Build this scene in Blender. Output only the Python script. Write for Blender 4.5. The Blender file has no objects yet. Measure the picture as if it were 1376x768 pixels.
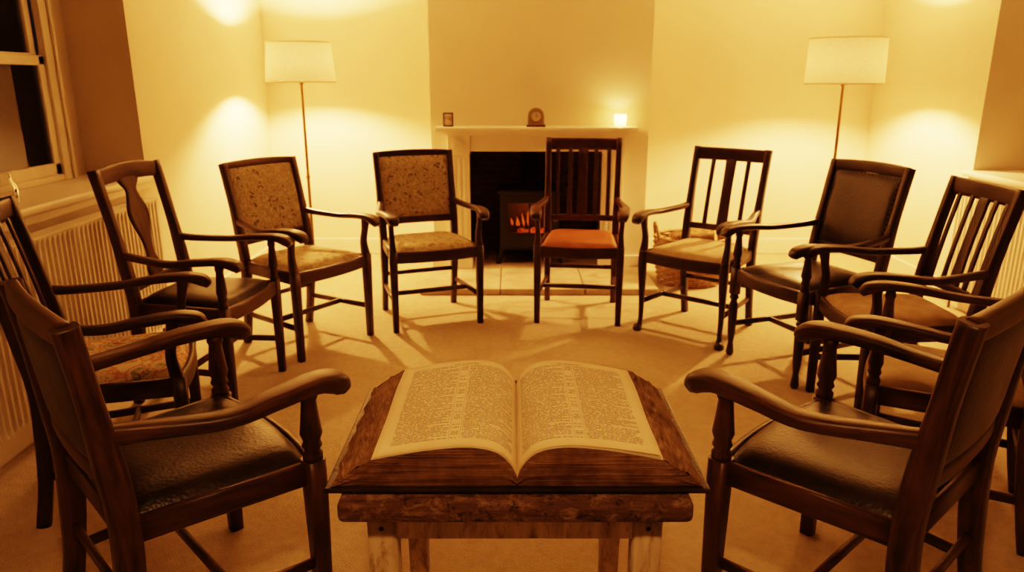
import bpy, bmesh, math, random
from mathutils import Vector, Matrix
random.seed(7)
scene = bpy.context.scene
COL = scene.collection

# ------------------------------------------------------------------ node helper
class NT:
    def __init__(s, name):
        s.m = bpy.data.materials.new(name); s.m.use_nodes = True
        s.t = s.m.node_tree; s.t.nodes.clear()
        s.out = s.t.nodes.new('ShaderNodeOutputMaterial')
    def n(s, typ, **kw):
        nd = s.t.nodes.new(typ)
        for k, v in kw.items(): setattr(nd, k, v)
        return nd
    def l(s, a, b): s.t.links.new(a, b)
    def put(s, sock, v):
        if v is None: return
        if isinstance(v, bpy.types.NodeSocket): s.l(v, sock)
        else:
            try: sock.default_value = v
            except Exception: sock.default_value = (v[0], v[1], v[2], 1) if len(v) == 3 else v
    def math(s, op, a, b=None, c=None):
        nd = s.n('ShaderNodeMath', operation=op)
        s.put(nd.inputs[0], a)
        if b is not None: s.put(nd.inputs[1], b)
        if c is not None: s.put(nd.inputs[2], c)
        return nd.outputs[0]
    def coord(s, kind='Object', scale=(1, 1, 1), rot=(0, 0, 0), loc=(0, 0, 0)):
        tc = s.n('ShaderNodeTexCoord'); mp = s.n('ShaderNodeMapping')
        s.l(tc.outputs[kind], mp.inputs[0])
        mp.inputs['Scale'].default_value = scale; mp.inputs['Rotation'].default_value = rot
        mp.inputs['Location'].default_value = loc
        return mp.outputs[0]
    def noise(s, vec, scale=5, detail=4, rough=.55, dist=0):
        nd = s.n('ShaderNodeTexNoise'); s.put(nd.inputs['Vector'], vec)
        nd.inputs['Scale'].default_value = scale; nd.inputs['Detail'].default_value = detail
        nd.inputs['Roughness'].default_value = rough; nd.inputs['Distortion'].default_value = dist
        return nd.outputs['Fac']
    def voro(s, vec, scale, feature='F1', out='Distance'):
        nd = s.n('ShaderNodeTexVoronoi', feature=feature); s.put(nd.inputs['Vector'], vec)
        nd.inputs['Scale'].default_value = scale
        return nd.outputs[out]
    def ramp(s, fac, stops, interp='LINEAR'):
        nd = s.n('ShaderNodeValToRGB'); s.put(nd.inputs[0], fac)
        cr = nd.color_ramp; cr.interpolation = interp
        while len(cr.elements) < len(stops): cr.elements.new(.5)
        for e, (p, c) in zip(cr.elements, stops):
            e.position = p; e.color = (c[0], c[1], c[2], 1)
        return nd.outputs[0]
    def mix(s, f, a, b, mode='MIX'):
        nd = s.n('ShaderNodeMix', data_type='RGBA', blend_type=mode)
        s.put(nd.inputs[0], f); s.put(nd.inputs[6], a); s.put(nd.inputs[7], b)
        return nd.outputs[2]
    def bump(s, h, strength=.3, dist=.01):
        nd = s.n('ShaderNodeBump'); s.put(nd.inputs['Height'], h)
        nd.inputs['Strength'].default_value = strength; nd.inputs['Distance'].default_value = dist
        return nd.outputs[0]
    def bsdf(s, color, rough=.5, metal=0, normal=None, spec=.5, **kw):
        b = s.n('ShaderNodeBsdfPrincipled')
        s.put(b.inputs['Base Color'], color); s.put(b.inputs['Roughness'], rough)
        s.put(b.inputs['Metallic'], metal); s.put(b.inputs['Specular IOR Level'], spec)
        if normal is not None: s.l(normal, b.inputs['Normal'])
        for k, v in kw.items(): s.put(b.inputs[k.replace('_', ' ')], v)
        s.l(b.outputs[0], s.out.inputs[0])
        return s.m

# ------------------------------------------------------------------ materials
def mat_wood(name, dark, light, rough=.36):
    t = NT(name)
    uv = t.coord('UV', (90, 6, 1))
    g = t.noise(uv, 1.0, 6, .65, .4)
    big = t.noise(t.coord('Object'), 6, 4)
    f = t.math('ADD', t.math('MULTIPLY', g, .7), t.math('MULTIPLY', big, .35))
    c = t.ramp(f, [(.38, dark), (.68, light)])
    r = t.math('ADD', t.math('MULTIPLY', g, .25), rough - .1)
    return t.bsdf(c, r, normal=t.bump(g, .25, .002), spec=.5)
W_DARK = mat_wood('wood_dark_walnut', (.016, .008, .005), (.065, .031, .017))
W_MID = mat_wood('wood_oak_brown', (.025, .012, .007), (.11, .054, .028))
W_RED = mat_wood('wood_mahogany', (.024, .009, .006), (.09, .035, .019))
W_WORN = mat_wood('wood_worn_dark', (.017, .009, .005), (.115, .057, .029), .36)

def mat_leather(name, base, crack):
    t = NT(name); co = t.coord('Object')
    n = t.noise(co, 9, 5, .6); v = t.voro(co, 110)
    c = t.ramp(n, [(.35, base), (.75, crack)])
    h = t.math('ADD', t.math('MULTIPLY', v, .5), n)
    return t.bsdf(c, t.math('ADD', t.math('MULTIPLY', n, .25), .24), normal=t.bump(h, .3, .004), spec=.4)
L_BLACK = mat_leather('leather_black', (.009, .0055, .0035), (.026, .015, .009))
L_BROWN = mat_leather('leather_dark_brown', (.012, .0065, .004), (.032, .017, .009))
L_RUST = mat_leather('leather_rust', (.36, .13, .065), (.52, .21, .11))
def mat_tapestry(name, cols, scale):
    t = NT(name); co = t.coord('Object')
    n0 = t.n('ShaderNodeTexNoise'); t.put(n0.inputs['Vector'], co); n0.inputs['Scale'].default_value = scale * .5
    wv = t.n('ShaderNodeVectorMath', operation='MULTIPLY_ADD')
    t.l(n0.outputs['Color'], wv.inputs[0]); wv.inputs[1].default_value = (.09, .09, .09); t.l(co, wv.inputs[2])
    v = t.voro(wv.outputs[0], scale)
    n = t.noise(wv.outputs[0], scale * 1.4, 3, .6, 1.2)
    f = t.math('ADD', t.math('MULTIPLY', v, .55), t.math('MULTIPLY', n, .62))
    c = t.ramp(f, cols)
    wv2 = t.noise(co, 320, 1)
    return t.bsdf(c, .85, normal=t.bump(wv2, .4, .002), spec=.2)
F_TAP = mat_tapestry('fabric_tapestry', [(.38, (.14, .12, .085)), (.47, (.34, .28, .19)), (.55, (.56, .48, .34)), (.61, (.26, .23, .16)), (.72, (.48, .40, .28))], 28)
F_FLORAL = mat_tapestry('fabric_floral', [(.36, (.30, .09, .06)), (.43, (.64, .54, .39)), (.50, (.18, .20, .11)), (.56, (.70, .60, .44)), (.66, (.46, .22, .14)), (.74, (.70, .60, .44))], 15)
F_SEAT = mat_tapestry('fabric_seat_faded', [(.36, (.24, .19, .12)), (.5, (.44, .36, .24)), (.62, (.54, .45, .31)), (.72, (.36, .29, .19))], 20)
def mat_cloth(name, a, b):
    t = NT(name); co = t.coord('Object')
    c = t.ramp(t.noise(co, 14, 5), [(.3, a), (.7, b)])
    return t.bsdf(c, .85, normal=t.bump(t.noise(co, 350, 1), .4, .002), spec=.2)
F_BEIGE = mat_cloth('fabric_beige', (.44, .35, .24), (.60, .50, .36))
F_TAN = mat_cloth('fabric_tan', (.38, .28, .19), (.52, .41, .28))

def mat_wall():
    t = NT('wall_paint_cream'); co = t.coord('Object')
    n = t.noise(co, 2.2, 4); f = t.noise(co, 160, 2)
    c = t.ramp(n, [(.3, (.71, .64, .53)), (.7, (.76, .69, .57))])
    return t.bsdf(c, .75, normal=t.bump(f, .06, .002), spec=.25)
M_WALL = mat_wall()
def mat_carpet():
    t = NT('carpet_beige'); co = t.coord('Object')
    big = t.noise(co, 1.6, 5, .6, .6); mid = t.noise(co, 28, 4, .7); fine = t.noise(co, 260, 2)
    f = t.math('ADD', t.math('MULTIPLY', big, .5), t.math('MULTIPLY', mid, .5))
    c = t.ramp(f, [(.34, (.54, .45, .33)), (.66, (.74, .64, .49))])
    c = t.mix(t.math('MULTIPLY', fine, .35), c, (.40, .32, .22, 1))
    h = t.math('ADD', fine, t.math('MULTIPLY', mid, 1.2))
    return t.bsdf(c, .95, normal=t.bump(h, .7, .014), spec=.08)
M_CARPET = mat_carpet()
def mat_plain(name, col, rough=.5, metal=0, var=.12, scale=8, spec=.5):
    t = NT(name); co = t.coord('Object')
    a = tuple(max(0, x * (1 - var)) for x in col); b = tuple(min(1, x * (1 + var)) for x in col)
    c = t.ramp(t.noise(co, scale, 4), [(.3, a), (.7, b)])
    return t.bsdf(c, rough, metal, spec=spec)
M_TRIM = mat_plain('paint_white_gloss', (.76, .70, .61), .38, 0, .05)
M_RAD = mat_plain('radiator_enamel', (.74, .68, .58), .35, 0, .04)
M_BRASS = mat_plain('brass_aged', (.20, .13, .07), .35, 1, .2)
M_IRON = mat_plain('cast_iron', (.016, .014, .012), .5, .3, .3)
M_STONE = mat_plain('hearth_stone', (.44, .37, .28), .6, 0, .3, 6)
M_CEIL = mat_plain('ceiling_white', (.78, .75, .68), .8, 0, .03)
M_BLACKCOV = mat_leather('bible_cover_leather', (.008, .006, .005), (.045, .03, .02))
def mat_brick():
    t = NT('firebox_brick')
    tc = t.n('ShaderNodeTexCoord'); sx = t.n('ShaderNodeSeparateXYZ'); t.l(tc.outputs['Object'], sx.inputs[0])
    cb = t.n('ShaderNodeCombineXYZ'); t.l(t.math('ADD', sx.outputs[0], sx.outputs[1]), cb.inputs[0]); t.l(sx.outputs[2], cb.inputs[1])
    b = t.n('ShaderNodeTexBrick'); t.l(cb.outputs[0], b.inputs['Vector'])
    b.inputs['Scale'].default_value = 5
    b.inputs['Color1'].default_value = (.20, .10, .06, 1); b.inputs['Color2'].default_value = (.12, .07, .045, 1)
    b.inputs['Mortar'].default_value = (.24, .19, .14, 1)
    c = t.mix(t.math('MULTIPLY', t.noise(tc.outputs['Object'], 12, 4), .8), b.outputs[0], (.02, .015, .012, 1))
    return t.bsdf(c, .9, normal=t.bump(b.outputs['Fac'], -.5, .01), spec=.1)
M_BRICK = mat_brick()
def mat_emit(name, col, st):
    t = NT(name); e = t.n('ShaderNodeEmission'); e.inputs[0].default_value = (*col, 1); e.inputs[1].default_value = st
    t.l(e.outputs[0], t.out.inputs[0]); return t.m
def mat_ember():
    t = NT('glowing_embers'); co = t.coord('Object')
    n = t.noise(co, 38, 4, .7)
    c = t.ramp(n, [(.48, (.006, .001, .001)), (.57, (.6, .05, .006)), (.72, (1, .30, .05))])
    b = t.n('ShaderNodeBsdfPrincipled'); b.inputs['Base Color'].default_value = (.02, .015, .01, 1)
    t.l(c, b.inputs['Emission Color']); b.inputs['Emission Strength'].default_value = 3.5
    t.l(b.outputs[0], t.out.inputs[0]); return t.m
M_EMBER = mat_ember(); M_FLAME = mat_emit('flame', (1, .19, .022), 1.7); M_CFLAME = mat_emit('candle_flame', (1, .6, .2), 70)
def mat_glass(name, col=(.9, .9, .88), rough=.05):
    t = NT(name); tr = t.n('ShaderNodeBsdfTransparent'); tr.inputs[0].default_value = (*col, 1)
    g = t.n('ShaderNodeBsdfGlossy'); g.inputs['Roughness'].default_value = rough
    fr = t.n('ShaderNodeFresnel'); fr.inputs[0].default_value = 1.5
    mx = t.n('ShaderNodeMixShader'); t.l(fr.outputs[0], mx.inputs[0]); t.l(tr.outputs[0], mx.inputs[1]); t.l(g.outputs[0], mx.inputs[2])
    t.l(mx.outputs[0], t.out.inputs[0]); return t.m
M_GLASS = mat_glass('clear_glass'); M_WINGLASS = mat_glass('window_glass', (.6, .62, .65)); M_STOVEGLASS = mat_glass('stove_glass', (.6, .5, .42), .15)
def mat_holder():
    t = NT('frosted_candle_glass')
    a = t.n('ShaderNodeBsdfTranslucent'); a.inputs[0].default_value = (1, .85, .6, 1)
    b = t.n('ShaderNodeBsdfTransparent'); b.inputs[0].default_value = (1, .9, .7, 1)
    mx = t.n('ShaderNodeMixShader'); mx.inputs[0].default_value = .5
    t.l(a.outputs[0], mx.inputs[1]); t.l(b.outputs[0], mx.inputs[2]); t.l(mx.outputs[0], t.out.inputs[0]); return t.m
M_HOLDER = mat_holder()
def mat_shade():
    t = NT('lampshade_linen')
    w = t.noise(t.coord('Object', (60, 60, 300)), 1, 2)
    col = t.ramp(w, [(.3, (.60, .51, .37)), (.7, (.76, .65, .49))])
    d = t.n('ShaderNodeBsdfDiffuse'); t.l(col, d.inputs[0])
    tr = t.n('ShaderNodeBsdfTranslucent'); t.l(col, tr.inputs[0])
    mx = t.n('ShaderNodeMixShader'); mx.inputs[0].default_value = .019
    t.l(d.outputs[0], mx.inputs[1]); t.l(tr.outputs[0], mx.inputs[2]); t.l(mx.outputs[0], t.out.inputs[0]); return t.m
M_SHADE = mat_shade()
def mat_chipped():
    t = NT('paint_cream_weathered'); co = t.coord('Object', (1, 1, .35))
    n = t.noise(co, 50, 7, .75, .5); n2 = t.noise(t.coord('Object', (1, 1, .12)), 90, 4)
    wood = t.ramp(n2, [(.3, (.14, .095, .055)), (.7, (.30, .22, .135))])
    paint = t.ramp(t.math('ADD', t.math('MULTIPLY', t.noise(co, 9, 5), .5), t.math('MULTIPLY', n2, .5)), [(.35, (.34, .27, .18)), (.65, (.58, .49, .36))])
    f = t.ramp(n, [(.50, (0, 0, 0)), (.64, (1, 1, 1))])
    return t.bsdf(t.mix(f, paint, wood), .65, normal=t.bump(f, -.3, .003))
M_CHIP = mat_chipped()
def mat_tabletop():
    t = NT('table_top_worn_wood'); g = t.noise(t.coord('Object', (5, 60, 60)), 1, 6, .65, .5)
    n = t.noise(t.coord('Object', (1, 1, 1.8)), 34, 7, .78, .6)
    w = t.ramp(g, [(.3, (.05, .027, .014)), (.7, (.20, .115, .062))])
    f = t.ramp(n, [(.50, (0, 0, 0)), (.60, (1, 1, 1))])
    c = t.mix(t.math('MULTIPLY', f, .75), w, (.36, .26, .16, 1))
    d = t.ramp(t.noise(t.coord('Object'), 45, 5, .75), [(.55, (0, 0, 0)), (.63, (1, 1, 1))])
    c = t.mix(d, c, (.022, .012, .007, 1))
    return t.bsdf(c, .6, normal=t.bump(t.math('ADD', g, n), .9, .010))
M_TOP = mat_tabletop()
def mat_wicker():
    t = NT('wicker'); co = t.coord('Object')
    c = t.ramp(t.noise(co, 40, 4), [(.3, (.16, .09, .04)), (.7, (.44, .29, .15))])
    return t.bsdf(c, .6)
M_WICK = mat_wicker()
M_LOG = mat_plain('log_bark', (.26, .17, .09), .9, 0, .5, 20); M_LOGEND = mat_plain('log_cut', (.55, .40, .23), .8, 0, .2, 30)
def mat_pages():
    t = NT('bible_page_printed')
    tc = t.n('ShaderNodeTexCoord'); s = t.n('ShaderNodeSeparateXYZ'); t.l(tc.outputs['UV'], s.inputs[0])
    x, y = s.outputs[0], s.outputs[1]
    N = 70.0
    yl = t.math('MULTIPLY', y, N); idx = t.math('FLOOR', yl); fr = t.math('FRACT', yl)
    gate = t.math('MULTIPLY', t.math('GREATER_THAN', fr, .22), t.math('LESS_THAN', fr, .78))
    def vec(a, b):
        c = t.n('ShaderNodeCombineXYZ'); t.put(c.inputs[0], a); t.put(c.inputs[1], b); return c.outputs[0]
    words = t.noise(vec(t.math('MULTIPLY', x, 85), t.math('MULTIPLY', idx, 7.31)), 1, 0)
    words = t.math('GREATER_THAN', words, .38)
    let = t.noise(vec(t.math('MULTIPLY', x, 330), t.math('MULTIPLY', yl, 2.2)), 1, 1)
    let = t.math('GREATER_THAN', let, .43)
    wn = t.n('ShaderNodeTexWhiteNoise', noise_dimensions='1D'); t.l(idx, wn.inputs['W'])
    end = t.math('MULTIPLY', t.math('POWER', wn.outputs['Value'], 7), .2)
    wn2 = t.n('ShaderNodeTexWhiteNoise', noise_dimensions='1D'); t.l(t.math('ADD', idx, 55.5), wn2.inputs['W'])
    end2 = t.math('MULTIPLY', t.math('POWER', wn2.outputs['Value'], 7), .2)
    def rng(v, a, b): return t.math('MULTIPLY', t.math('GREATER_THAN', v, a), t.math('LESS_THAN', v, b))
    c1 = rng(x, .09, t.math('SUBTRACT', .455, end)); c2 = rng(x, .545, t.math('SUBTRACT', .915, end2))
    mid = t.math('MULTIPLY', rng(x, .475, .525), t.math('GREATER_THAN', t.noise(vec(3.3, t.math('MULTIPLY', idx, .9)), 1, 0), .5))
    cols = t.math('ADD', t.math('ADD', c1, c2), mid)
    body = t.math('MULTIPLY', cols, rng(y, .07, .93))
    head = t.math('MULTIPLY', rng(x, .38, .62), rng(y, .944, .955))
    head = t.math('MULTIPLY', head, t.math('MULTIPLY', words, let))
    ink = t.math('MULTIPLY', t.math('MULTIPLY', gate, words), t.math('MULTIPLY', let, body))
    ink = t.math('ADD', ink, head)
    rule = t.math('ADD', rng(x, .464, .467), rng(x, .533, .536))
    rule = t.math('ADD', t.math('MULTIPLY', rule, rng(y, .07, .93)), t.math('MULTIPLY', rng(y, .936, .938), rng(x, .09, .915)))
    ink = t.math('MINIMUM', t.math('ADD', ink, t.math('MULTIPLY', rule, .7)), 1)
    co = tc.outputs['Object']
    age = t.ramp(t.noise(co, 9, 5, .6), [(.3, (.78, .68, .52)), (.7, (.88, .79, .63))])
    ex = t.math('ABSOLUTE', t.math('SUBTRACT', x, .5)); ey = t.math('ABSOLUTE', t.math('SUBTRACT', y, .5))
    e = t.math('MAXIMUM', ex, ey); e = t.math('ADD', e, t.math('MULTIPLY', t.noise(co, 25, 4), .06))
    e = t.ramp(e, [(.49, (0, 0, 0)), (.57, (1, 1, 1))])
    age = t.mix(t.math('MULTIPLY', e, .55), age, (.46, .33, .19, 1))
    c = t.mix(t.math('MULTIPLY', ink, .78), age, (.08, .055, .035, 1))
    return t.bsdf(c, .7, spec=.2, normal=t.bump(t.noise(co, 14, 3), .2, .004))
M_PAGE = mat_pages()
def mat_edge():
    t = NT('bible_page_edges')
    z = t.noise(t.coord('Object', (3, 3, 900)), 1, 3, .7); n = t.noise(t.coord('Object'), 26, 6, .65)
    n2 = t.noise(t.coord('Object', (2, 2, 140)), 1, 3, .6)
    f = t.math('ADD', t.math('MULTIPLY', z, .45), t.math('ADD', t.math('MULTIPLY', n, .35), t.math('MULTIPLY', n2, .3)))
    c = t.ramp(f, [(.40, (.045, .025, .013)), (.54, (.20, .12, .062)), (.72, (.42, .30, .17))])
    return t.bsdf(c, .75, normal=t.bump(t.math('ADD', z, n2), .8, .004), spec=.2)
M_EDGE = mat_edge()

# ------------------------------------------------------------------ mesh builder
def catmull(P, seg=6):
    P = [list(p) for p in P]; out = []
    n = len(P)
    for i in range(n - 1):
        p0 = P[max(i - 1, 0)]; p1 = P[i]; p2 = P[i + 1]; p3 = P[min(i + 2, n - 1)]
        for k in range(seg):
            t = k / seg
            out.append([.5 * (2 * b + (c - a) * t + (2 * a - 5 * b + 4 * c - d) * t * t + (-a + 3 * b - 3 * c + d) * t ** 3)
                        for a, b, c, d in zip(p0, p1, p2, p3)])
    out.append(P[-1]); return out

class MB:
    def __init__(s, name):
        s.name = name; s.bm = bmesh.new(); s.uv = s.bm.loops.layers.uv.new('UVMap'); s.mats = []
    def mi(s, m):
        if m not in s.mats: s.mats.append(m)
        return s.mats.index(m)
    def sweep(s, pts, mat, lat=(1, 0, 0), hw=None, hh=None, n=12, e=.45, seg=5, smooth=True):
        """pts: rows (x,y,z[,hw,hh]); smooth path through them"""
        rows = [list(p) + ([] if len(p) == 5 else [hw, hh]) for p in pts]
        if seg > 1 and len(rows) > 2: rows = catmull(rows, seg)
        m = s.mi(mat); L = Vector(lat); rings = []; dist = 0; dl = []
        for i, r in enumerate(rows):
            a = Vector(rows[max(i - 1, 0)][:3]); b = Vector(rows[min(i + 1, len(rows) - 1)][:3])
            t = (b - a).normalized(); la = (L - t * L.dot(t)).normalized(); no = t.cross(la)
            c = Vector(r[:3])
            if i: dist += (c - Vector(rows[i - 1][:3])).length
            dl.append(dist); ring = []
            for k in range(n):
                th = 2 * math.pi * (k + .5) / n
                cx = math.copysign(abs(math.cos(th)) ** e, math.cos(th)) * max(r[3], .0005)
                cy = math.copysign(abs(math.sin(th)) ** e, math.sin(th)) * max(r[4], .0005)
                ring.append(s.bm.verts.new(c + la * cx + no * cy))
            rings.append(ring)
        per = [2 * k / n * (rows[0][3] + rows[0][4]) * 2 for k in range(n + 1)]
        for i in range(len(rings) - 1):
            for k in range(n):
                k2 = (k + 1) % n
                f = s.bm.faces.new((rings[i][k], rings[i][k2], rings[i + 1][k2], rings[i + 1][k]))
                f.material_index = m; f.smooth = smooth
                for lp, (u, v) in zip(f.loops, ((per[k], dl[i]), (per[k + 1], dl[i]), (per[k + 1], dl[i + 1]), (per[k], dl[i + 1]))):
                    lp[s.uv].uv = (u + rows[0][0] * 3, v)
        for ring in (rings[0][::-1], rings[-1]):
            f = s.bm.faces.new(ring); f.material_index = m
    def box(s, lo, hi, mat, bev=.003, seg=2):
        m = s.mi(mat); lo, hi = Vector(lo), Vector(hi)
        r = bmesh.ops.create_cube(s.bm, size=1)
        vs = r['verts']; sz = hi - lo
        for v in vs: v.co = Vector((v.co.x * sz.x, v.co.y * sz.y, v.co.z * sz.z)) + (lo + hi) / 2
        ax = max(range(3), key=lambda i: sz[i]); o = [i for i in range(3) if i != ax]
        fs = set(f for v in vs for f in v.link_faces)
        for f in fs: f.material_index = m
        if bev > 0:
            es = list(set(e for v in vs for e in v.link_edges))
            r2 = bmesh.ops.bevel(s.bm, geom=es, offset=min(bev, min(sz) * .45), segments=seg, affect='EDGES', profile=.5, material=-1)
            fs = set(r2['faces']) | set(f for f in fs if f.is_valid)
            fs = set(f for f in fs if f.is_valid); extra = set()
            for f in fs:
                for v in f.verts: extra |= set(v.link_faces)
            fs |= extra
        for f in fs:
            f.material_index = m
            for lp in f.loops: lp[s.uv].uv = (lp.vert.co[o[0]] + lp.vert.co[o[1]], lp.vert.co[ax])
    def lathe(s, prof, org, mat, n=20, smooth=True, cap=True, axis=None):
        m = s.mi(mat); o = Vector(org); rings = []
        M = Matrix.Identity(3) if axis is None else Vector((0, 0, 1)).rotation_difference(Vector(axis)).to_matrix()
        for r, z in prof:
            rings.append([s.bm.verts.new(o + M @ Vector((math.cos(2 * math.pi * k / n) * r, math.sin(2 * math.pi * k / n) * r, z))) for k in range(n)])
        for i in range(len(rings) - 1):
            for k in range(n):
                k2 = (k + 1) % n
                f = s.bm.faces.new((rings[i][k], rings[i][k2], rings[i + 1][k2], rings[i + 1][k])); f.material_index = m; f.smooth = smooth
                for lp, (u, v) in zip(f.loops, ((k, i), (k + 1, i), (k + 1, i + 1), (k, i + 1))):
                    lp[s.uv].uv = (u / n * .12, prof[v][1])
        if cap:
            for ring, rv in ((rings[0][::-1], 0), (rings[-1], 1)):
                f = s.bm.faces.new(ring); f.material_index = m
    def surf(s, fn, nu, nv, mat, smooth=True, uvf=None, flip=False):
        m = s.mi(mat)
        g = [[s.bm.verts.new(fn(i / nu, j / nv)) for j in range(nv + 1)] for i in range(nu + 1)]
        for i in range(nu):
            for j in range(nv):
                q = [(i, j), (i + 1, j), (i + 1, j + 1), (i, j + 1)]
                if flip: q = q[::-1]
                f = s.bm.faces.new([g[a][b] for a, b in q]); f.material_index = m; f.smooth = smooth
                for lp, (a, b) in zip(f.loops, q):
                    lp[s.uv].uv = uvf(a / nu, b / nv) if uvf else (a / nu, b / nv)
        return g
    def finish(s, loc=(0, 0, 0), rz=0, parent=None):
        me = bpy.data.meshes.new(s.name)
        bmesh.ops.recalc_face_normals(s.bm, faces=s.bm.faces)
        s.bm.to_mesh(me); s.bm.free()
        for m in s.mats: me.materials.append(m)
        ob = bpy.data.objects.new(s.name, me); COL.objects.link(ob)
        ob.location = loc; ob.rotation_euler = (0, 0, rz)
        if parent: ob.parent = parent
        return ob

# ------------------------------------------------------------------ chairs
def chair(name, xy, ang, wf=.48, wb=.42, d=.44, H=1.0, sh=.46, ah=.66, back='slats', wood=W_DARK,
          seat=L_BLACK, bmat=None, lean=.10, post='turned', arms=True, legs='square', nsl=5, thick=1.0, flush=False, crest=.036, AT=None, studs=False):
    b = MB(name); bmat = bmat or seat; T = thick; AT = AT or T * 1.08
    def yb(z):
        if z < sh: return -d - .05 * ((sh - z) / sh) ** 2
        return -d - lean * ((z - sh) / (H - sh)) ** 1.25
    for sx in (-1, 1):
        zs = [0, .15, .32, sh, .6, .75, .88, H]
        b.sweep([(sx * wb / 2 * (1 + .03 * max(0, (z - sh) / (H - sh))), yb(z), z, (.018 + (.004 if .3 < z < .7 else 0)) * T, (.021 + (.004 if .3 < z < .7 else 0)) * T) for z in zs], wood, seg=3)
        x = sx * wf / 2
        if legs == 'square':
            b.sweep([(x, 0, 0, .0165 * T, .0165 * T), (x, 0, sh - .08, .022 * T, .022 * T), (x, 0, sh + .005, .022 * T, .022 * T)], wood, seg=1)
        elif legs == 'turned':
            b.sweep([(x, 0, sh - .13, .023 * T, .023 * T), (x, 0, sh + .005, .023 * T, .023 * T)], wood, seg=1)
            b.lathe([(.014, 0), (.020, .015), (.016, .05), (.013, .07), (.019, .12), (.023, .22), (.024, sh - .19), (.015, sh - .165), (.024, sh - .15), (.017, sh - .13)], (x, 0, 0), wood)
        else:  # cabriole-ish pad foot
            b.sweep([(x * 1.03, .012, 0, .024, .026), (x * 1.03, .012, .018, .025, .028), (x, .0, .05, .013, .013), (x, -.004, .2, .016, .016), (x, .004, sh - .08, .024, .024), (x, 0, sh + .005, .022, .022)], wood, e=.8, seg=4)
    # rails
    zr = sh - .03
    bow = .028
    b.sweep([(-wf / 2, 0, zr), (-wf / 4, bow * .75, zr), (0, bow, zr), (wf / 4, bow * .75, zr), (wf / 2, 0, zr)], wood, lat=(0, 1, 0), hw=.011, hh=.032)
    for sx in (-1, 1):
        b.sweep([(sx * wf / 2, 0, zr), (sx * wb / 2, -d, zr)], wood, hw=.011, hh=.032, seg=1)
    b.sweep([(-wb / 2, -d, zr), (wb / 2, -d, zr)], wood, lat=(0, 1, 0), hw=.011, hh=.032, seg=1)
    # stretchers
    for sx in (-1, 1):
        b.sweep([(sx * wf / 2, 0, .17), (sx * wb / 2, yb(.17), .17)], wood, hw=.009, hh=.014, seg=1)
    w2 = (wf + wb) / 2
    b.sweep([(-w2 / 2, -d * .5, .17), (w2 / 2, -d * .5, .17)], wood, lat=(0, 1, 0), hw=.009, hh=.014, seg=1)
    b.sweep([(-wb / 2, yb(.24), .24), (wb / 2, yb(.24), .24)], wood, lat=(0, 1, 0), hw=.009, hh=.013, seg=1)
    # seat cushion (upper + lower skin)
    def seatf(top):
        def fn(u, v):
            uu = 2 * u - 1; vv = v
            w = (wb + (wf - wb) * vv) / 2 - (.004 if flush else .012)
            y = -d + .012 + (d - .012) * vv + bow * (1 - uu * uu) * max(0, vv) ** 2 - .006
            ed = (1 - abs(uu) ** 5) ** .5 * (1 - abs(2 * vv - 1) ** 7) ** .5 if top else 0
            base = sh - .01
            return Vector((uu * w, y, base + (.045 * ed - (.006 * math.exp(-((uu) ** 2 + (2 * vv - 1) ** 2) * 2)) if top else -.02)))
        return fn
    b.surf(seatf(True), 22, 22, seat); b.surf(seatf(False), 4, 4, wood)
    # back
    def rail(z, hh, th=.011, arch=0, dz=0):
        n = 8; P = []
        for i in range(n + 1):
            q = 2 * i / n - 1
            P.append((q * (wb / 2 + .004), yb(z) - .016 * (1 - q * q) + dz, z + arch * (1 - q * q), th * T, hh + arch * .3 * (1 - q * q)))
        b.sweep(P, wood, lat=(0, 1, 0), seg=2)
    if back == 'slats':
        rail(H - crest, crest, .013); zb = sh + .09; rail(zb, .018)
        xs = [(i - (nsl - 1) / 2) for i in range(nsl)]
        for q in xs:
            cen = (nsl % 2 == 1 and q == 0)
            x = q * wb / (nsl + .9) * (1.1 if nsl == 5 else 1)
            f = 1 - (x / (wb / 2)) ** 2
            hw = .034 if cen else .0135
            b.sweep([(x, yb(z) - .014 * f, z, hw * (1 - .12 * math.sin(math.pi * (z - zb) / (H - zb))), .0055) for z in (zb, zb + .12, zb + .25, H - .06)], wood, lat=(1, 0, 0), seg=3, n=8)
    elif back == 'splat':
        rail(H - .035, .034, .013, arch=.012); zb = sh + .06; rail(zb, .02)
        prof = [(0, .045), (.12, .05), (.25, .028), (.40, .034), (.55, .060), (.68, .068), (.80, .045), (.88, .036), (.95, .062), (1, .075)]
        b.sweep([(0, yb(zb + (H - .05 - zb) * q) - .013, zb + (H - .05 - zb) * q, w, .006) for q, w in prof], wood, seg=4, n=8)
    else:
        hb = .013 if back != 'leather' else .022
        rail(H - hb, hb + .004, .014, arch=.006); zb = sh + .10; rail(zb, .022)
        z0 = zb + .015; z1 = H - 2 * hb
        for sgn in (1, -1):
            def fn(u, v, sgn=sgn):
                uu = 2 * u - 1; vv = 2 * v - 1; z = z0 + (z1 - z0) * v
                ed = (max(0, 1 - abs(uu) ** 6)) ** .5 * (max(0, 1 - abs(vv) ** 6)) ** .5
                return Vector((uu * (wb / 2 - .012), yb(z) - .012 * (1 - uu * uu) + sgn * (.004 + .016 * ed), z))
            b.surf(fn, 18, 18, bmat)
        for sx in (-1, 1):  # stuffing sides
            b.sweep([(sx * (wb / 2 - .014), yb(z), z, .008, .005) for z in (z0, (z0 + z1) / 2, z1)], bmat, seg=2)
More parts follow.
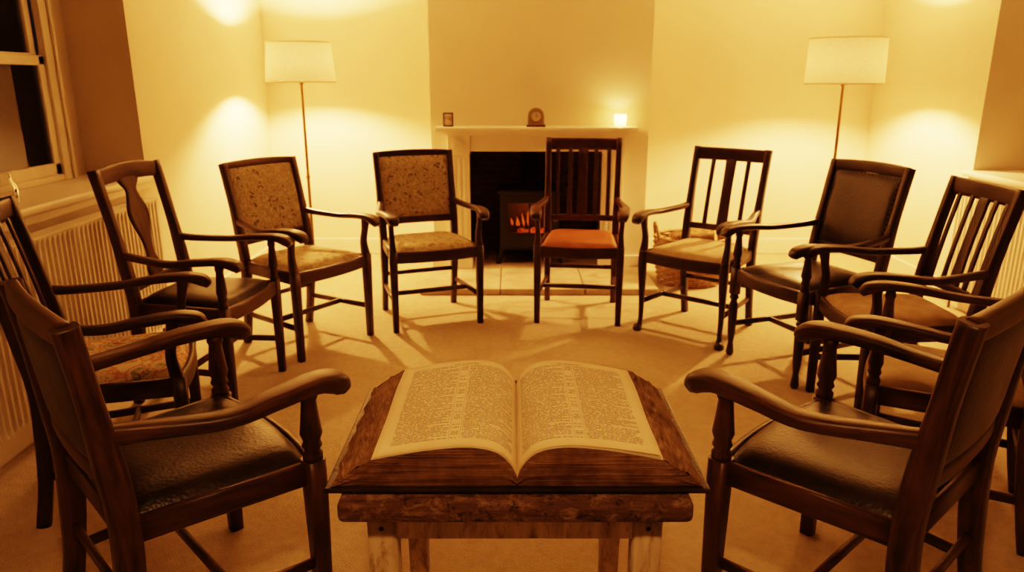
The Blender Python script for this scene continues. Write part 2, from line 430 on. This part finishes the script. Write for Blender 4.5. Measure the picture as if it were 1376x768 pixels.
    if studs:
        for sx in (-1, 1):
            for i in range(17):
                z = z0 + (z1 - z0) * i / 16
                b.lathe([(.0045, 0), (.0035, .002), (.001, .003)], (sx * (wb / 2 - .024), yb(z) + .010, z), M_BRASS, 8, axis=(0, 1, 0))
        for i in range(18):
            x = (i / 17 - .5) * (wb - .05); q = x / (wb / 2)
            b.lathe([(.0045, 0), (.0035, .002), (.001, .003)], (x, yb(z1) + .010 - .012 * (1 - q * q), z1 - .008), M_BRASS, 8, axis=(0, 1, 0))
    if arms:
        for sx in (-1, 1):
            xb = sx * (wb / 2 + .004); xf = sx * (wf / 2 + .004)
            xm = sx * (max(wf, wb) / 2 + .024)
            yr = yb(ah)
            b.sweep([(xb, yr, ah + .010, .013 * AT, .016 * AT), (xb + sx * .014, yr * .82, ah + .000, .016 * AT, .014 * AT), (xm, -d * .5, ah - .008, .021 * AT, .013 * AT),
                     (xm, -.10, ah + .002, .025 * AT, .014 * AT), (xf + sx * .008, 0, ah + .007, .029 * AT, .015 * AT),
                     (xf + sx * .004, .045, ah + .001, .031 * AT, .018 * AT), (xf, .078, ah - .012, .028 * AT, .020 * AT), (xf, .094, ah - .030, .020 * AT, .013 * AT)],
                    wood, e=.6, seg=5, n=14)
            h = ah - .008 - sh
            if post == 'turned':
                b.lathe([(r * T, z) for r, z in [(.020, 0), (.021, .02), (.015, .03), (.021, .042), (.017, .055), (.023, .075), (.019, h * .6), (.015, h - .03), (.019, h - .02), (.016, h)]], (sx * wf / 2, 0, sh), wood, n=16)
            else:
                b.sweep([(sx * wf / 2, 0, sh - .01, .021, .021), (sx * wf / 2, -.014, sh + .07, .015, .017), (xf, -.004, ah - .06, .014, .016), (xf, .006, ah, .018, .022)], wood, seg=4)
    return b.finish((xy[0], xy[1], 0), math.radians(ang - 90))

chair('leather_armchair', (-.69, 1.86), 44, wf=.55, wb=.46, d=.43, H=.915, back='leather', wood=W_WORN, seat=L_BLACK, bmat=L_BROWN, thick=1.22, AT=1.42, lean=.05)
chair('leather_armchair', (.73, 1.85), 132, wf=.55, wb=.46, d=.43, H=.935, back='leather', wood=W_WORN, seat=L_BLACK, bmat=L_BROWN, thick=1.22, AT=1.42, lean=.055)
chair('slat_back_armchair', (-1.15, 2.42), 20, wf=.49, wb=.42, d=.40, H=1.00, back='slats', nsl=5, wood=W_DARK, seat=F_FLORAL, post='plain')
chair('splat_back_armchair', (-1.16, 3.14), -8, wf=.47, wb=.40, d=.42, H=1.02, back='splat', wood=W_MID, seat=L_BLACK)
chair('tapestry_armchair', (-.93, 3.70), -34, wf=.49, wb=.43, d=.42, H=.96, back='fabric', wood=W_MID, seat=F_SEAT, bmat=F_TAP, post='plain')
chair('tapestry_armchair', (-.42, 4.03), -69, wf=.50, wb=.44, d=.40, H=.96, back='fabric', wood=W_DARK, seat=F_SEAT, bmat=F_TAP, post='plain')
chair('slat_back_armchair', (.38, 4.09), -97, wf=.47, wb=.42, d=.42, H=1.03, back='slats', nsl=5, wood=W_RED, seat=L_RUST, post='plain')
chair('slat_back_armchair', (.915, 3.84), -130, wf=.48, wb=.41, d=.43, H=1.0, back='slats', nsl=3, wood=W_DARK, seat=F_BEIGE, legs='pad', post='plain')
chair('leather_armchair', (1.22, 3.38), -158, wf=.47, wb=.43, d=.46, H=.985, back='leather', wood=W_DARK, seat=L_BLACK, bmat=L_BLACK, legs='turned', studs=True)
chair('slat_back_armchair', (1.37, 2.90), 181, wf=.45, wb=.40, d=.41, H=.985, back='slats', nsl=5, wood=W_DARK, seat=F_TAN, post='plain')
chair('slat_back_armchair', (1.24, 2.33), 150, wf=.45, wb=.40, d=.42, H=1.0, back='slats', nsl=5, wood=W_MID, seat=F_BEIGE)

# ------------------------------------------------------------------ room shell
XL, XR, YB, YC, YR, ZC = -1.90, 2.80, 5.90, 5.30, -1.6, 2.50
def shell(name, boxes, mat):
    b = MB(name)
    for lo, hi in boxes: b.box(lo, hi, mat, bev=0)
    return b.finish()
shell('floor', [((-2.4, YR - .1, -.1), (3.3, YB + .1, 0))], M_CARPET)
shell('ceiling', [((-2.4, YR - .1, ZC), (3.3, YB + .1, ZC + .1))], M_CEIL)
SL, SR = .87, .81
shell('wall_left', [((XL - .35, 3.84, 0), (XL, YB, ZC)), ((XL - .35, 1.7, 0), (XL, 3.84, SL)), ((XL - .35, YR, 0), (XL, 1.7, ZC)), ((XL - .35, 1.7, 2.2), (XL, 3.84, ZC)),
                    ((XL - .35, 3.66, SL), (XL - .31, 3.84, 2.2)), ((XL - .35, 1.7, SL), (XL - .31, 1.9, 2.2))], M_WALL)
shell('wall_right', [((XR, 4.5, 0), (XR + .35, YB, ZC)), ((XR, 2.2, 0), (XR + .35, 4.5, SR)), ((XR, YR, 0), (XR + .35, 2.2, ZC)), ((XR, 2.2, 2.2), (XR + .35, 4.5, ZC)),
                     ((XR + .31, 4.3, SR), (XR + .35, 4.5, 2.2)), ((XR + .31, 2.2, SR), (XR + .35, 2.4, 2.2))], M_WALL)
shell('wall_back', [((XL, YB, 0), (XR, YB + .1, ZC))], M_WALL)
shell('wall_rear', [((XL - .35, YR - .1, 0), (XR + .35, YR, ZC))], M_WALL)
OX0, OX1, OZ = -.31, .65, .89
shell('wall_chimney_breast', [((-.57, YC, 0), (OX0 - .02, YB, ZC)), ((OX1 + .02, YC, 0), (.965, YB, ZC)), ((OX0 - .02, YC, OZ + .02), (OX1 + .02, YB, ZC))], M_WALL)
def baseboard(name, lo, hi):
    b = MB(name); b.box(lo, hi, M_TRIM, bev=.006)
    return b
b = baseboard('baseboard_back', (XL, YB - .018, 0), (-.57, YB, .13)); b.box((.965, YB - .018, 0), (XR, YB, .13), M_TRIM, .006)
b.box((-.588, YC - .018, 0), (-.46, YC, .13), M_TRIM, .006); b.box((.80, YC - .018, 0), (.983, YC, .13), M_TRIM, .006)
b.box((-.588, YC, 0), (-.57, YB - .018, .13), M_TRIM, .006); b.box((.965, YC, 0), (.983, YB - .018, .13), M_TRIM, .006); b.finish()
baseboard('baseboard_left', (XL, YR, 0), (XL + .018, YB - .02, .13)).finish()
baseboard('baseboard_right', (XR - .018, YR, 0), (XR, YB - .02, .13)).finish()

# window sills + windows
def sill(name, x0, x1, y0, y1, z):
    b = MB(name); b.box((x0, y0, z), (x1, y1, z + .035), M_TRIM, .015, 3)
    xi = x1 if abs(x1) < abs(x0) else x0
    s = -1 if xi == x1 else 1
    a, c = sorted((xi + s * .055, xi + s * .03)); b.box((a, y0 + .03, z - .04), (c, y1 - .03, z), M_TRIM, .008)
    b.finish()
sill('trim_window_sill_left', XL - .31, XL + .055, 1.72, 3.86, SL)
sill('trim_window_sill_right', XR - .055, XR + .31, 2.22, 4.53, SR)
def window(name, xw, s, y0, y1, z0, z1):
    """s=+1 interior towards +x"""
    b = MB(name)
    def bx(d0, d1, ya, yb_, za, zb_, m=M_TRIM, bev=.005):
        a, c = sorted((xw + s * d0, xw + s * d1)); b.box((a, ya, za), (c, yb_, zb_), m, bev)
    cw = .075
    bx(0, .035, y0, y0 + cw, z0, z1); bx(0, .035, y1 - cw, y1, z0, z1); bx(0, .035, y0, y1, z1 - cw, z1); bx(0, .03, y0 + cw, y1 - cw, z0, z0 + .03)
    bx(.035, .05, y1 - .02, y1, z0, z1)
    yi0, yi1 = y0 + cw, y1 - cw; zm = 1.46
    for (d0, d1, za, zb_) in ((-.045, -.01, zm - .02, z1 - cw), (-.01, .02, z0 + .03, zm + .025)):
        bx(d0, d1, yi0, yi0 + .045, za, zb_); bx(d0, d1, yi1 - .045, yi1, za, zb_)
        bx(d0, d1, yi0, yi1, zb_ - .045, zb_); bx(d0, d1, yi0, yi1, za, za + .055)
        ym = (yi0 + yi1) / 2; bx(d0, d1, ym - .012, ym + .012, za, zb_)
        bx((d0 + d1) / 2 - .002, (d0 + d1) / 2 + .002, yi0 + .04, yi1 - .04, za + .05, zb_ - .04, M_WINGLASS, 0)
    b.finish()
window('window_1', XL - .31, 1, 1.9, 3.68, SL + .035, 2.2)
window('window_2', XR + .31, -1, 2.4, 4.3, SR + .035, 2.2)

# radiators
def radiator(name, xf, s, y0, y1, z0, z1):
    b = MB(name); N = int((y1 - y0) / .011)
    def fn(u, v):
        y = y0 + (y1 - y0) * u
        dd = 0 if int(round(u * N)) % 3 == 0 else .013
        z = z0 + (z1 - z0) * v
        if v < .04 or v > .96: dd = .013
        return Vector((xf + s * (dd - .013), y, z))
    b.surf(fn, N, 25, M_RAD, smooth=False)
    a, c = sorted((xf - s * .013, xf - s * .07)); b.box((a, y0, z0), (c, y1, z1), M_RAD, .004)
    a, c = sorted((xf + s * .003, xf - s * .075)); b.box((a, y0 - .004, z1), (c, y1 + .004, z1 + .012), M_RAD, .003)
    for yy in (y0 + .03, y1 - .03):
        b.lathe([(.008, 0), (.008, z0)], (xf - s * .04, yy, 0), M_BRASS, 12)
    for yy in (y0 + .25, y1 - .25):
        a, c = sorted((xf - s * .06, xf - s * .098)); b.box((a, yy - .02, z0 + .05), (c, yy + .02, z1 - .05), M_RAD, .002)
    b.finish()
radiator('radiator', XL + .10, 1, 1.9, 3.72, .14, .79)
radiator('radiator', XR - .10, -1, 2.5, 4.45, .14, .73)

# ------------------------------------------------------------------ fireplace
b = MB('fireplace_surround')
ys = YC - .075
for x0, x1 in ((-.445, OX0 + .01), (OX1 - .01, .785)):
    b.box((x0, ys, .045), (x1, YC - .001, .87), M_TRIM, .004)
    b.box((x0 - .012, ys - .015, .045), (x1 + .012, YC - .001, .17), M_TRIM, .006)
    for k in range(3):
        xx = x0 + .035 + k * (x1 - x0 - .07) / 2
        b.box((xx - .010, ys - .007, .20), (xx + .010, ys + .002, .84), M_TRIM, .003)
    b.box((x0 - .006, ys - .012, .87), (x1 + .006, YC - .001, 1.0), M_TRIM, .004)
    cx = (x0 + x1) / 2
    for r0, r1, dz in ((.045, .045, .008), (.030, .026, .014), (.012, .009, .018)):
        b.lathe([(r0, 0), (r1, dz)], (cx, ys - .012, .935), M_TRIM, 24, axis=(0, -1, 0))
b.box((OX0 + .01, ys, OZ), (OX1 - .01, YC - .001, 1.0), M_TRIM, .004)
b.box((-.455, ys - .03, 1.0), (.795, YC - .001, 1.015), M_TRIM, .005)
b.box((-.475, ys - .055, 1.015), (.815, YC - .001, 1.032), M_TRIM, .006)
b.box((-.53, ys - .115, 1.032), (.865, YC - .001, 1.062), M_TRIM, .008)
# lining
b.box((OX0 - .019, YC, .0), (OX0 + .001, YB - .06, OZ + .019), M_BRICK, 0); b.box((OX1 - .001, YC, .0), (OX1 + .019, YB - .06, OZ + .019), M_BRICK, 0)
b.box((OX0, YB - .08, 0), (OX1, YB - .05, OZ + .019), M_BRICK, 0); b.box((OX0, YC, OZ), (OX1, YB - .06, OZ + .019), M_BRICK, 0)
b.finish()
b = MB('hearth_stone')
b.box((-.61, 4.68, 0), (-.08, YC - .02, .045), M_STONE, .008); b.box((-.075, 4.68, 0), (.48, YC - .02, .045), M_STONE, .008)
b.box((.485, 4.68, 0), (.97, YC - .02, .045), M_STONE, .008); b.box((OX0, YC - .02, 0), (OX1, YB - .08, .04), M_STONE, 0); b.finish()

# stove
SX, SY = .13, 5.36
b = MB('wood_burning_stove')
z0, z1 = .15, .57; w = .22
b.box((SX - w, SY + .01, z0), (SX - w + .02, SY + .36, z1), M_IRON, .004); b.box((SX + w - .02, SY + .01, z0), (SX + w, SY + .36, z1), M_IRON, .004)
b.box((SX - w, SY + .34, z0), (SX + w, SY + .36, z1), M_IRON, .004); b.box((SX - w, SY, z0), (SX + w, SY + .36, z0 + .03), M_IRON, .004)
b.box((SX - w - .02, SY - .02, z1), (SX + w + .02, SY + .38, z1 + .025), M_IRON, .008)
b.box((SX - w, SY - .0, z0), (SX + w, SY + .025, .28), M_IRON, .004); b.box((SX - w, SY, .50), (SX + w, SY + .025, z1), M_IRON, .004)
b.box((SX - w, SY, .27), (SX - w + .06, SY + .025, .51), M_IRON, .004); b.box((SX + w - .06, SY, .27), (SX + w, SY + .025, .51), M_IRON, .004)
b.box((SX - .008, SY - .004, .27), (SX + .008, SY + .02, .51), M_IRON, .003)
b.box((SX - w + .05, SY + .010, .27), (SX + w - .05, SY + .014, .51), M_STOVEGLASS, 0)
for sx in (-1, 1):
    for yy in (SY + .04, SY + .32):
        b.sweep([(SX + sx * (w - .02), yy, z0 + .02, .022, .022), (SX + sx * (w + .0), yy, .10, .015, .015), (SX + sx * (w + .015), yy, .042, .02, .02)], M_IRON, e=.8)
b.lathe([(.012, 0), (.012, .03), (.02, .035), (.02, .045)], (SX + w - .03, SY, .39), M_BRASS, 12, axis=(0, -1, 0))
b.lathe([(.065, 0), (.07, .01), (.06, .015), (.06, .30)], (SX, SY + .22, z1 + .02), M_IRON, 20)
for i in range(7):
    a = -.5 + .17 * i
    b.lathe([(.02, 0), (.026, .01), (.028, .15), (.020, .16)], (SX - .15 + .035 * i, SY + .07 + .04 * (i % 3), .20 + .035 * (i % 3)), M_EMBER, 10, axis=(math.cos(a), math.sin(a) * .6 + .3, .25 * math.sin(i * 2.3)))
for i in range(5):
    x = SX - .12 + .028 * i + random.uniform(-.012, .012); h = random.uniform(.05, .11)
    b.lathe([(.003, 0), (.010, h * .25), (.006, h * .6), (.001, h)], (x, SY + .2 + random.uniform(-.03, .03), .30), M_FLAME, 8, axis=(random.uniform(-.3, .3), 0, 1))
b.finish()

# mantel objects
zt = 1.062; ym = YC - .11
b = MB('mantel_clock')
def arch(b, cx, y0, y1, z, w, h, mat):
    P = [(-w, 0)] + [(-w * math.cos(math.pi * k / 14), h - w + w * math.sin(math.pi * k / 14)) for k in range(15)] + [(w, 0)]
    m = b.mi(mat); f_ = [b.bm.verts.new((cx + x, y0, z + q)) for x, q in P]; k_ = [b.bm.verts.new((cx + x, y1, z + q)) for x, q in P]
    b.bm.faces.new(f_).material_index = m; b.bm.faces.new(k_[::-1]).material_index = m
    for i in range(len(P)):
        j = (i + 1) % len(P); b.bm.faces.new((f_[i], f_[j], k_[j], k_[i])).material_index = m
arch(b, .165, ym - .025, ym + .03, zt + .012, .055, .115, mat_plain('clock_case', (.30, .22, .13), .45))
b.box((.10, ym - .035, zt), (.23, ym + .04, zt + .014), W_MID, .003)
b.lathe([(.040, 0), (.040, .006), (.035, .008)], (.165, ym - .024, zt + .07), M_BRASS, 24, axis=(0, -1, 0))
b.lathe([(.033, 0), (.033, .0015)], (.165, ym - .031, zt + .07), mat_plain('clock_face', (.6, .5, .34), .5), 24, axis=(0, -1, 0))
b.box((.1635, ym - .035, zt + .07), (.1665, ym - .0325, zt + .094), M_IRON, 0); b.box((.165, ym - .035, zt + .0685), (.182, ym - .0325, zt + .0715), M_IRON, 0)
b.finish()
b = MB('small_photo_frame')
b.box((-.475, ym, zt), (-.405, ym + .018, zt + .095), W_DARK, .003); b.box((-.466, ym - .002, zt + .01), (-.414, ym + .004, zt + .085), mat_plain('photo_print', (.45, .38, .28), .4, 0, .5, 40), .001)
b.box((-.445, ym + .016, zt), (-.435, ym + .05, zt + .05), W_DARK, .001); b.finish()
b = MB('candle_holder'); cx = .745
b.lathe([(.030, 0), (.036, .004), (.041, .03), (.042, .085)], (cx, ym, zt), M_HOLDER, 24, cap=False)
b.lathe([(.001, 0), (.030, 0), (.030, .004), (.001, .004)], (cx, ym, zt + .0005), M_HOLDER, 24, cap=False)
b.lathe([(.019, 0), (.019, .018), (.002, .017)], (cx, ym, zt + .006), mat_plain('candle_wax', (.8, .75, .6), .5), 16)
b.lathe([(.001, 0), (.006, .008), (.004, .018), (.0005, .028)], (cx, ym, zt + .026), M_CFLAME, 8)
b.finish()

# ------------------------------------------------------------------ lamps
LC = (1.0, .455, .15)
def add_light(name, kind, loc, power, col, size=.04, parent=None):
    L = bpy.data.lights.new(name, kind); L.energy = power; L.color = col
    if kind == 'POINT': L.shadow_soft_size = size
    o = bpy.data.objects.new(name, L); COL.objects.link(o); o.location = loc
    if parent: o.parent = parent
    return o
def floor_lamp(x, y, zb, zt, rb, rt, power):
    b = MB('floor_lamp')
    b.lathe([(.14, 0), (.145, .008), (.14, .018), (.05, .030), (.02, .045), (.011, .07), (.0105, .7), (.014, .705), (.014, .72), (.0105, .725), (.010, zb - .02), (.018, zb - .01), (.02, zb + .05), (.012, zb + .07)], (0, 0, 0), M_BRASS, 24)
    b.lathe([(rb, zb), (rb - (rb - rt) * .5, (zb + zt) / 2), (rt, zt)], (0, 0, 0), M_SHADE, 48, cap=False)
    for r, z in ((rb, zb), (rt, zt)):
        b.lathe([(r + .001, z - .004), (r + .003, z), (r + .001, z + .004), (r - .003, z), (r + .001, z - .004)], (0, 0, 0), M_SHADE, 48, cap=False)
    for k in range(3):
        a = k * 2.094
        b.sweep([(0, 0, zb + .03), (math.cos(a) * rb, math.sin(a) * rb, zb + .01)], M_BRASS, lat=(0, 0, 1), hw=.002, hh=.002, n=6, seg=1)
    o = b.finish((x, y, 0))
    add_light('bulb', 'POINT', (0, 0, zb + .132), power, LC, .045, o)
    return o
floor_lamp(-1.44, 5.22, 1.36, 1.615, .235, .211, 225)
floor_lamp(2.17, 5.00, 1.35, 1.63, .243, .236, 225)
add_light('candle_light', 'POINT', (.745, ym, zt + .06), 3.2, (1, .5, .15), .012)
add_light('stove_fire_light', 'POINT', (SX, SY + .06, .42), 7, (1, .25, .04), .05)
# unseen pendant, added as fill light for the book, table and near chairs
b = MB('added_fill_pendant')
b.lathe([(.05, .30), (.05, .285), (.004, .28), (.004, .12), (.03, .11), (.035, .06)], (0, 0, 0), M_BRASS, 20)
b.lathe([(.05, .10), (.17, -.12)], (0, 0, 0), M_IRON, 40, cap=False)
po = b.finish((0, .2, ZC - .30)); add_light('added_fill_light', 'POINT', (0, 0, -.01), 50, LC, .06, po)

# ------------------------------------------------------------------ log basket
b = MB('log_basket'); bx, by = 1.245, 5.02
NR = 18; HBk = .335
for i in range(NR):
    z = .012 + i * .0185; r = .185 + .035 * math.sin(i / (NR - 1) * 1.6)
    m = b.mi(M_WICK); n = 56; rings = []
    for k in range(n):
        th = 2 * math.pi * k / n; rr = r + .006 * math.sin(th * 14 + math.pi * (i % 2))
        rings.append([b.bm.verts.new(((rr + .009 * math.cos(q * math.pi / 3)) * math.cos(th) * 1.12, (rr + .009 * math.cos(q * math.pi / 3)) * math.sin(th), z + .010 * math.sin(q * math.pi / 3))) for q in range(6)])
    for k in range(n):
        for q in range(6):
            f = b.bm.faces.new((rings[k][q], rings[(k + 1) % n][q], rings[(k + 1) % n][(q + 1) % 6], rings[k][(q + 1) % 6])); f.material_index = m; f.smooth = True
b.lathe([(.001, .005), (.19, .005), (.19, .015), (.001, .015)], (0, 0, 0), M_WICK, 30)
for k in range(28):
    th = 2 * math.pi * k / 28
    b.sweep([(math.cos(th) * (.185 + .035 * math.sin(q * 1.6)) * 1.12, math.sin(th) * (.185 + .035 * math.sin(q * 1.6)), .005 + q * HBk) for q in (0, .5, 1)], M_WICK, lat=(-math.sin(th), math.cos(th), 0), hw=.005, hh=.005, n=6, seg=1)
for sx in (-1, 1):
    b.sweep([(sx * .235, -.07, HBk - .02), (sx * .25, -.05, HBk + .06), (sx * .255, 0, HBk + .09), (sx * .25, .05, HBk + .06), (sx * .235, .07, HBk - .02)], M_WICK, lat=(1, 0, 0), hw=.009, hh=.009, n=8)
for i in range(12):
    a = random.uniform(-.5, .5); z = .06 + .075 * (i // 3) + .02; r = random.uniform(.034, .046)
    ax = Vector((math.cos(a), math.sin(a), random.uniform(-.12, .25))).normalized(); o = Vector((-.14 * ax.x + random.uniform(-.03, .03), (i % 3 - 1) * .085 - .13 * ax.y, z))
    b.lathe([(r * .9, 0), (r, .005), (r * 1.05, .13), (r, .28)], o, M_LOG, 10, axis=ax, cap=False)
    b.lathe([(.001, .279), (r, .281)], o, M_LOGEND, 10, axis=ax, cap=False); b.lathe([(.001, .001), (r, 0)], o, M_LOGEND, 10, axis=ax, cap=False)
b.finish((bx, by, 0))

# glass jar on sill
b = MB('glass_jar')
b.lathe([(.001, 0), (.035, 0), (.04, .01), (.04, .07), (.025, .09), (.022, .12), (.026, .125)], (0, 0, 0), M_GLASS, 20, cap=False)
b.finish((-1.98, 2.88, SL + .035))

# ------------------------------------------------------------------ table
b = MB('rustic_side_table')
tz = .76; x0, x1, y0, y1 = -.266, .278, .985, 1.47
random.seed(3)
yy = [y0, y0 + .155, y0 + .325, y1]
for i in range(3):
    b.box((x0 + random.uniform(-.004, .004), yy[i] + .001, tz - .036), (x1 + random.uniform(-.004, .004), yy[i + 1] - .001, tz - random.uniform(0, .002)), M_TOP, .010, 3)
lx0, lx1, ly0, ly1 = -.228, .237, 1.012, 1.44
for lx in (lx0, lx1 - .045):
    for ly in (ly0, ly1 - .045):
        c = (lx + .0225, ly + .0225)
        b.sweep([(c[0], c[1], 0, .016, .016), (c[0], c[1], .55, .0235, .0235), (c[0], c[1], tz - .036, .0235, .0235)], M_CHIP, seg=1, e=.25, n=16)
b.box((lx0 + .01, ly0 + .008, .675), (lx1 - .01, ly0 + .026, tz - .036), M_CHIP, .002); b.box((lx0 + .01, ly1 - .026, .675), (lx1 - .01, ly1 - .008, tz - .036), M_CHIP, .002)
b.box((lx0 + .008, ly0 + .01, .675), (lx0 + .026, ly1 - .01, tz - .036), M_CHIP, .002); b.box((lx1 - .026, ly0 + .01, .675), (lx1 - .008, ly1 - .01, tz - .036), M_CHIP, .002)
for lx in (lx0 + .0225, lx1 - .0225):
    b.lathe([(.004, 0), (.004, .001), (.002, .003)], (lx, ly0 - .001, .70), M_IRON, 8, axis=(0, -1, 0))
b.finish()

# ------------------------------------------------------------------ open bible
b = MB('open_bible')
CX = .008; Y0, Y1 = 1.012, 1.40; HB = .300
b.box((CX - HB, Y0, .7605), (CX + HB, Y1, .769), M_BLACKCOV, .003)
PY0, PY1 = Y0 + .010, Y1 - .012; zb = .7685
top = catmull([(.000, .014), (.010, .037), (.033, .058), (.075, .066), (.13, .062), (.18, .054), (.226, .045)], 6)
fore = catmull([(.226, .045), (.246, .033), (.268, .019), (.290, .002)], 4)
def mkpage(sx):
    nt = len(top) - 1; ny = 20
    cum = [0]
    for i in range(nt): cum.append(cum[-1] + math.dist(top[i], top[i + 1]))
    def fn(u, v):
        i = round(u * nt); p = top[i]; y = PY0 + (PY1 - PY0) * v
        wob = .0012 * math.sin(v * 7 + u * 3) * u + .0015 * (u ** 3) * math.sin(v * 11)
        return Vector((CX + sx * p[0], y, zb + p[1] + wob))
    def uvf(u, v):
        q = cum[round(u * nt)] / cum[-1]
        return (q if sx > 0 else 1 - q, v)
    b.surf(fn, nt, ny, M_PAGE, uvf=uvf)
    for sc, lift, ph, sh_ in ((.985, 1.0, .5, .004), (.992, .45, 1.6, .002)):
        def fn2(u, v, sc=sc, lift=lift, ph=ph, sh_=sh_):
            i = round(u * nt); p = top[i]; y = PY0 + sh_ + (PY1 - PY0 - 1.7 * sh_) * v
            k = u ** 2
            return Vector((CX + sx * (p[0] * sc), y, zb + p[1] + .0012 * lift + lift * .0055 * k * (.4 + .6 * math.sin(v * 2.9 + ph + sx * .5)) * (1 if sx > 0 else .7)))
        b.surf(fn2, nt, ny, M_PAGE, uvf=uvf)
    nf = len(fore) - 1
    def ff(u, v):
        i = round(u * nf); p = fore[i]; y = PY0 + (PY1 - PY0) * v
        wob = (.0012 * math.sin(v * 7 + 3) + .0015 * math.sin(v * 11)) if i == 0 else (.0018 * math.sin(v * 23 + i * 2) if i < nf else 0)
        return Vector((CX + sx * p[0] + (0 if i == 0 else .0022 * math.sin(v * 31 + i) + .0012 * math.sin(v * 67 + i * 3)), y, zb + p[1] + wob))
    b.surf(ff, nf, 60, M_EDGE)
    tp = list(top) + list(fore[1:])
    def topz(x):
        for i in range(len(tp) - 1):
            if tp[i][0] <= x <= tp[i + 1][0] + 1e-9:
                f = (x - tp[i][0]) / max(1e-9, tp[i + 1][0] - tp[i][0]); return tp[i][1] + f * (tp[i + 1][1] - tp[i][1])
        return tp[-1][1]
    for y in (PY0, PY1):
        def fe(u, v, y=y):
            x = .290 * u ** 1.3; zt_ = topz(x)
            sgn = -1 if y == PY0 else 1
            return Vector((CX + sx * x, y + sgn * (.004 * math.sin(math.pi * v) + .0012 * math.sin(v * 19 + x * 20) * (0 if v in (0, 1) else 1)), zb + zt_ * v))
        b.surf(fe, 48, 10, M_EDGE)
for sx in (-1, 1): mkpage(sx)
b.finish()

# ------------------------------------------------------------------ world + camera
w = bpy.data.worlds.new('night'); scene.world = w; w.use_nodes = True
w.node_tree.nodes['Background'].inputs[0].default_value = (.012, .012, .02, 1); w.node_tree.nodes['Background'].inputs[1].default_value = .5
cam = bpy.data.cameras.new('camera'); co = bpy.data.objects.new('camera', cam); COL.objects.link(co)
co.location = (0, 0, 1.38); co.rotation_euler = (math.radians(90 - 15.7), 0, 0)
cam.sensor_width = 36; cam.lens = 990 / 1376 * 36; cam.clip_start = .05
cam.dof.use_dof = True; cam.dof.focus_distance = 1.45; cam.dof.aperture_fstop = 6
scene.camera = co
scene.view_settings.view_transform = 'Filmic'
scene.view_settings.look = 'High Contrast'
scene.view_settings.exposure = .22
